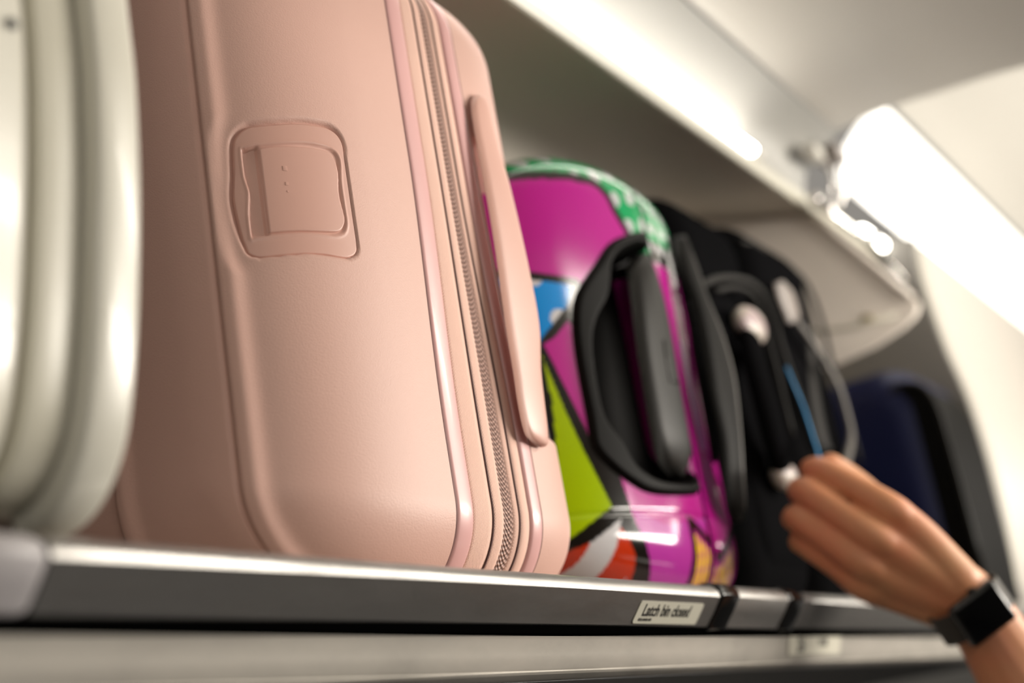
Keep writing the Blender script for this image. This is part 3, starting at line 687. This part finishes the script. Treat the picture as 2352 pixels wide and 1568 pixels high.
# carry handle with ivory ends
tube('carry_handle', catmull([at(1722, 785, Y=.412), at(1738, 850, Y=.404), at(1760, 930, Y=.402), at(1780, 1010, Y=.404), at(1792, 1070, Y=.412)], 5), .0150, M['black_fabric'], bs, 16, flat=(1.1, .62), up=(0, 1, 0))
def blob(name, c, s, m, parent, basis=None):
    bm = bmesh.new(); bmesh.ops.create_uvsphere(bm, u_segments=20, v_segments=12, radius=1)
    B = Matrix(basis).transposed() if basis is not None else Matrix.Identity(3)
    for v in bm.verts: v.co = B @ Vector((v.co.x * s[0], v.co.y * s[1], v.co.z * s[2])) + Vector(c)
    for f in bm.faces: f.smooth = True
    me = bpy.data.meshes.new(name); bm.to_mesh(me); bm.free(); me.materials.append(m); o = bpy.data.objects.new(name, me); COL.objects.link(o); attach(o, parent); return o
blob('handle_mount', at(1722, 748, Y=.415), (.029, .011, .018), M['ivory'], bs)
blob('handle_mount', at(1800, 1092, Y=.412), (.021, .010, .013), M['ivory'], bs)
handle_strip('inner_rib', P3([(1845, 770), (1850, 900), (1868, 1000), (1890, 1040)], .428), P3([(1862, 770), (1876, 900), (1895, 1000), (1905, 1035)], .428), M['charcoal'], bs, .006)
# silver zipper puller with its loop
handle_strip('zipper_puller', P3([(1778, 650), (1786, 680), (1800, 715), (1810, 742)], .414), P3([(1792, 648), (1818, 675), (1830, 712), (1834, 742)], .414), M['silver'], bs, .006)
tube('puller_cord', catmull(P3([(1828, 735), (1858, 775), (1895, 830), (1925, 885), (1945, 950), (1955, 1000), (1948, 1045), (1938, 1080)], .410), 5), .0052, M['piping'], bs, 10, flat=(1, .6), up=(0, 1, 0))

bt = tube('luggage_strap', catmull([at(1808, 848, Y=.398), at(1822, 880, Y=.393), at(1845, 935, Y=.388), at(1866, 1000, Y=.380), at(1882, 1050, Y=.372), at(1886, 1075, Y=.368)], 5), .0046, M['blue'], None, 10, flat=(1, .22), up=(-.3, 1, 0))
tag(bt, 'narrow light blue strap held between the fingers in front of the black suitcase', 'strap')

# ================================================================== navy suitcase
nv = thing('suitcase', 'dark navy suitcase with black front lid, farthest along the bin', 'suitcase', (1.65, .6, .105), 'suitcases in the overhead bin')
ND = dims(.380, .660, .105, .400, .060, 40, 30)
n_ = 10; rN = .045
Ln = [(1.585 + rN * (1 - math.cos(math.pi / 2 * i / n_)), rN * (1 - math.sin(math.pi / 2 * i / n_))) for i in range(n_ + 1)]
ob = ring_part('shell', ND, [(1.63, .0)][:0] + Ln[::1][0:] + [(1.725, 0), (1.733, .008)], M['navy'], nv, cap=True)
bm = bmesh.new(); bm.from_mesh(ob.data); bmesh.ops.holes_fill(bm, edges=[e for e in bm.edges if e.is_boundary]); bmesh.ops.recalc_face_normals(bm, faces=bm.faces); bm.to_mesh(ob.data); bm.free()
lid = extrude_yz('front_lid', [tuple(p) for p in catmull([(.372, .115), (.3685, .20), (.3685, .30), (.376, .350), (.395, .372), (.425, .370), (.432, .34), (.432, .115)], 5)], 1.592, 1.732, M['black_plastic'], nv)
tube('lid_piping', catmull([(1.591, .43, .13), (1.591, .431, .33), (1.591, .418, .366), (1.591, .392, .368), (1.591, .376, .345), (1.591, .372, .29), (1.591, .372, .15)], 5), .003, M['black_grip'], nv, 8)

# ================================================================== person: hand and forearm reaching up from the aisle
def cap_tube(pts, rs, flat=(1, 1), up=(0, 0, 1), seg=16):
    pts = catmull(pts, 5); rr = catmull([(r_,) for r_ in rs], 5); rr = [float(r_[0]) for r_ in rr]
    # rounded ends
    def end(p, q, r_):
        d = _n(np.array(p) - np.array(q)); return [(np.array(p) + d * r_ * math.sin(a), r_ * math.cos(a)) for a in (math.radians(80), math.radians(55), math.radians(28))]
    A = end(pts[0], pts[1], rr[0]); B = end(pts[-1], pts[-2], rr[-1])[::-1]
    P = [a for a, _ in A] + pts + [b for b, _ in B]; Q = [r_ for _, r_ in A] + rr + [r_ for _, r_ in B]
    V = []; Fc = []; n = len(P)
    for i in range(n):
        t = _n(P[min(i + 1, n - 1)] - P[max(i - 1, 0)]); u = np.array(up, float); u = _n(u - t * np.dot(u, t)); v = np.cross(t, u)
        for k in range(seg): a = 2 * math.pi * k / seg; V.append(P[i] + Q[i] * (v * math.cos(a) * flat[0] + u * math.sin(a) * flat[1]))
    for i in range(n - 1):
        for k in range(seg): Fc.append((i * seg + k, i * seg + (k + 1) % seg, (i + 1) * seg + (k + 1) % seg, (i + 1) * seg + k))
    Fc += [tuple(range(seg)), tuple(range((n - 1) * seg, n * seg))]
    return V, Fc
toc = -CM.T @ np.array([0, 0, 1.0])       # from the hand back towards the lens: the normal of the back of the hand
HV, HF = [], []
def add(V, Fc): n = len(HV); HV.extend(V); HF.extend([tuple(i + n for i in f) for f in Fc])
d = dep
wr = d(2222, 1372, 1.065)
# fingers: MCP -> PIP -> DIP -> tip (photo pixels, depth)
add(*cap_tube([d(2090, 1205, 1.080), d(2050, 1172, 1.077), d(1968, 1122, 1.092), d(1893, 1082, 1.108), d(1862, 1076, 1.128), d(1885, 1085, 1.146)], [.0120, .0126, .0112, .0106, .0094, .0080], up=toc))
add(*cap_tube([d(2065, 1268, 1.078), d(2015, 1238, 1.071), d(1925, 1178, 1.084), d(1852, 1128, 1.100), d(1838, 1128, 1.122), d(1875, 1130, 1.140)], [.0122, .0132, .0118, .0112, .0100, .0086], up=toc))
add(*cap_tube([d(2050, 1326, 1.080), d(1992, 1300, 1.073), d(1905, 1238, 1.086), d(1835, 1190, 1.102), d(1826, 1192, 1.124), d(1868, 1185, 1.140)], [.0118, .0127, .0114, .0108, .0096, .0084], up=toc))
add(*cap_tube([d(2050, 1366, 1.086), d(1990, 1348, 1.080), d(1920, 1296, 1.092), d(1846, 1246, 1.108), d(1842, 1244, 1.126), d(1885, 1228, 1.138)], [.0112, .0120, .0106, .0099, .0088, .0078], up=toc))
# thumb: from the wrist side of the palm up behind the index finger to the pinched strap
add(*cap_tube([d(2120, 1260, 1.100), d(2030, 1170, 1.118), d(1955, 1100, 1.128), d(1908, 1062, 1.124)], [.0160, .0128, .0108, .0082], up=toc))
# palm: metacarpals and flesh
add(*cap_tube([d(2050, 1176, 1.078), d(2115, 1235, 1.075), d(2200, 1335, 1.072)], [.0135, .0150, .0180], up=toc, flat=(1, .85)))
add(*cap_tube([d(2015, 1238, 1.072), d(2095, 1290, 1.072), d(2195, 1355, 1.072)], [.0138, .0150, .0170], up=toc, flat=(1, .85)))
add(*cap_tube([d(1990, 1300, 1.073), d(2075, 1340, 1.075), d(2190, 1380, 1.074)], [.0130, .0145, .0165], up=toc, flat=(1, .85)))
add(*cap_tube([d(1992, 1350, 1.080), d(2070, 1372, 1.082), d(2175, 1400, 1.078)], [.0115, .0130, .0165], up=toc, flat=(1, .85)))
add(*cap_tube([d(2040, 1230, 1.095), d(2110, 1310, 1.098), d(2190, 1370, 1.088)], [.0180, .0200, .0180], up=toc, flat=(1.2, .8)))
# wrist and forearm
add(*cap_tube([d(2165, 1335, 1.080), d(2225, 1385, 1.075), d(2290, 1475, 1.070), d(2390, 1640, 1.050), d(2560, 1930, 1.000), d(2720, 2250, .95)], [.0225, .0245, .0262, .0330, .0410, .0430], up=toc, flat=(1.05, .80)))
me = bpy.data.meshes.new('hand_tmp'); me.from_pydata([tuple(map(float, v)) for v in HV], [], HF)
bm = bmesh.new(); bm.from_mesh(me); bmesh.ops.recalc_face_normals(bm, faces=bm.faces); bm.to_mesh(me); bm.free()
to = bpy.data.objects.new('hand_tmp', me); COL.objects.link(to)
m1 = to.modifiers.new('r', 'REMESH'); m1.mode = 'VOXEL'; m1.voxel_size = .0014
m2 = to.modifiers.new('s', 'SMOOTH'); m2.factor = .6; m2.iterations = 14
dg = bpy.context.evaluated_depsgraph_get(); hm = bpy.data.meshes.new_from_object(to.evaluated_get(dg)); bpy.data.objects.remove(to)
for p in hm.polygons: p.use_smooth = True
hm.name = 'person'; hm.materials.clear(); hm.materials.append(M['skin'])
person = bpy.data.objects.new('person', hm); COL.objects.link(person)
tag(person, 'bare forearm and hand reaching in from the lower right, pinching the blue strap', 'person')
# watch
wc = d(2255, 1408, 1.045); u_ = _n(d(2320, 1500, 1.045) - d(2210, 1340, 1.045)); v_ = d(2315, 1330, 1.052) - d(2165, 1445, 1.045); v_ = _n(v_ - u_ * np.dot(u_, v_)); w_ = np.cross(u_, v_); w_ = w_ if np.dot(w_, toc) > 0 else -w_
wt = box('wristwatch', wc, (.0345, .0405, .0105), M['watch'], person, .0035, basis=[tuple(u_), tuple(v_), tuple(w_)])
box('screen', wc + w_ * .0052, (.030, .036, .0016), M['screen'], wt, .0007, basis=[tuple(u_), tuple(v_), tuple(w_)])
disc('crown', wc - u_ * .0165 + v_ * .003, -u_, .0036, .0028, M['charcoal'], wt, 16)
bc = wc - w_ * .0215 + v_ * .0005; V = []; Fc = []; n = 48
for (a_, t_) in ((-.0115, 0), (-.0115, .0022), (.0115, .0022), (.0115, 0)):
    for k in range(n):
        an = 2 * math.pi * k / n; V.append(bc + u_ * a_ + v_ * (.0282 + t_) * math.cos(an) + w_ * (.0218 + t_) * math.sin(an))
for i in range(4):
    for k in range(n): Fc.append((i * n + k, i * n + (k + 1) % n, ((i + 1) % 4) * n + (k + 1) % n, ((i + 1) % 4) * n + k))
mesh('band', V, Fc, M['band'], wt, autosmooth=40)
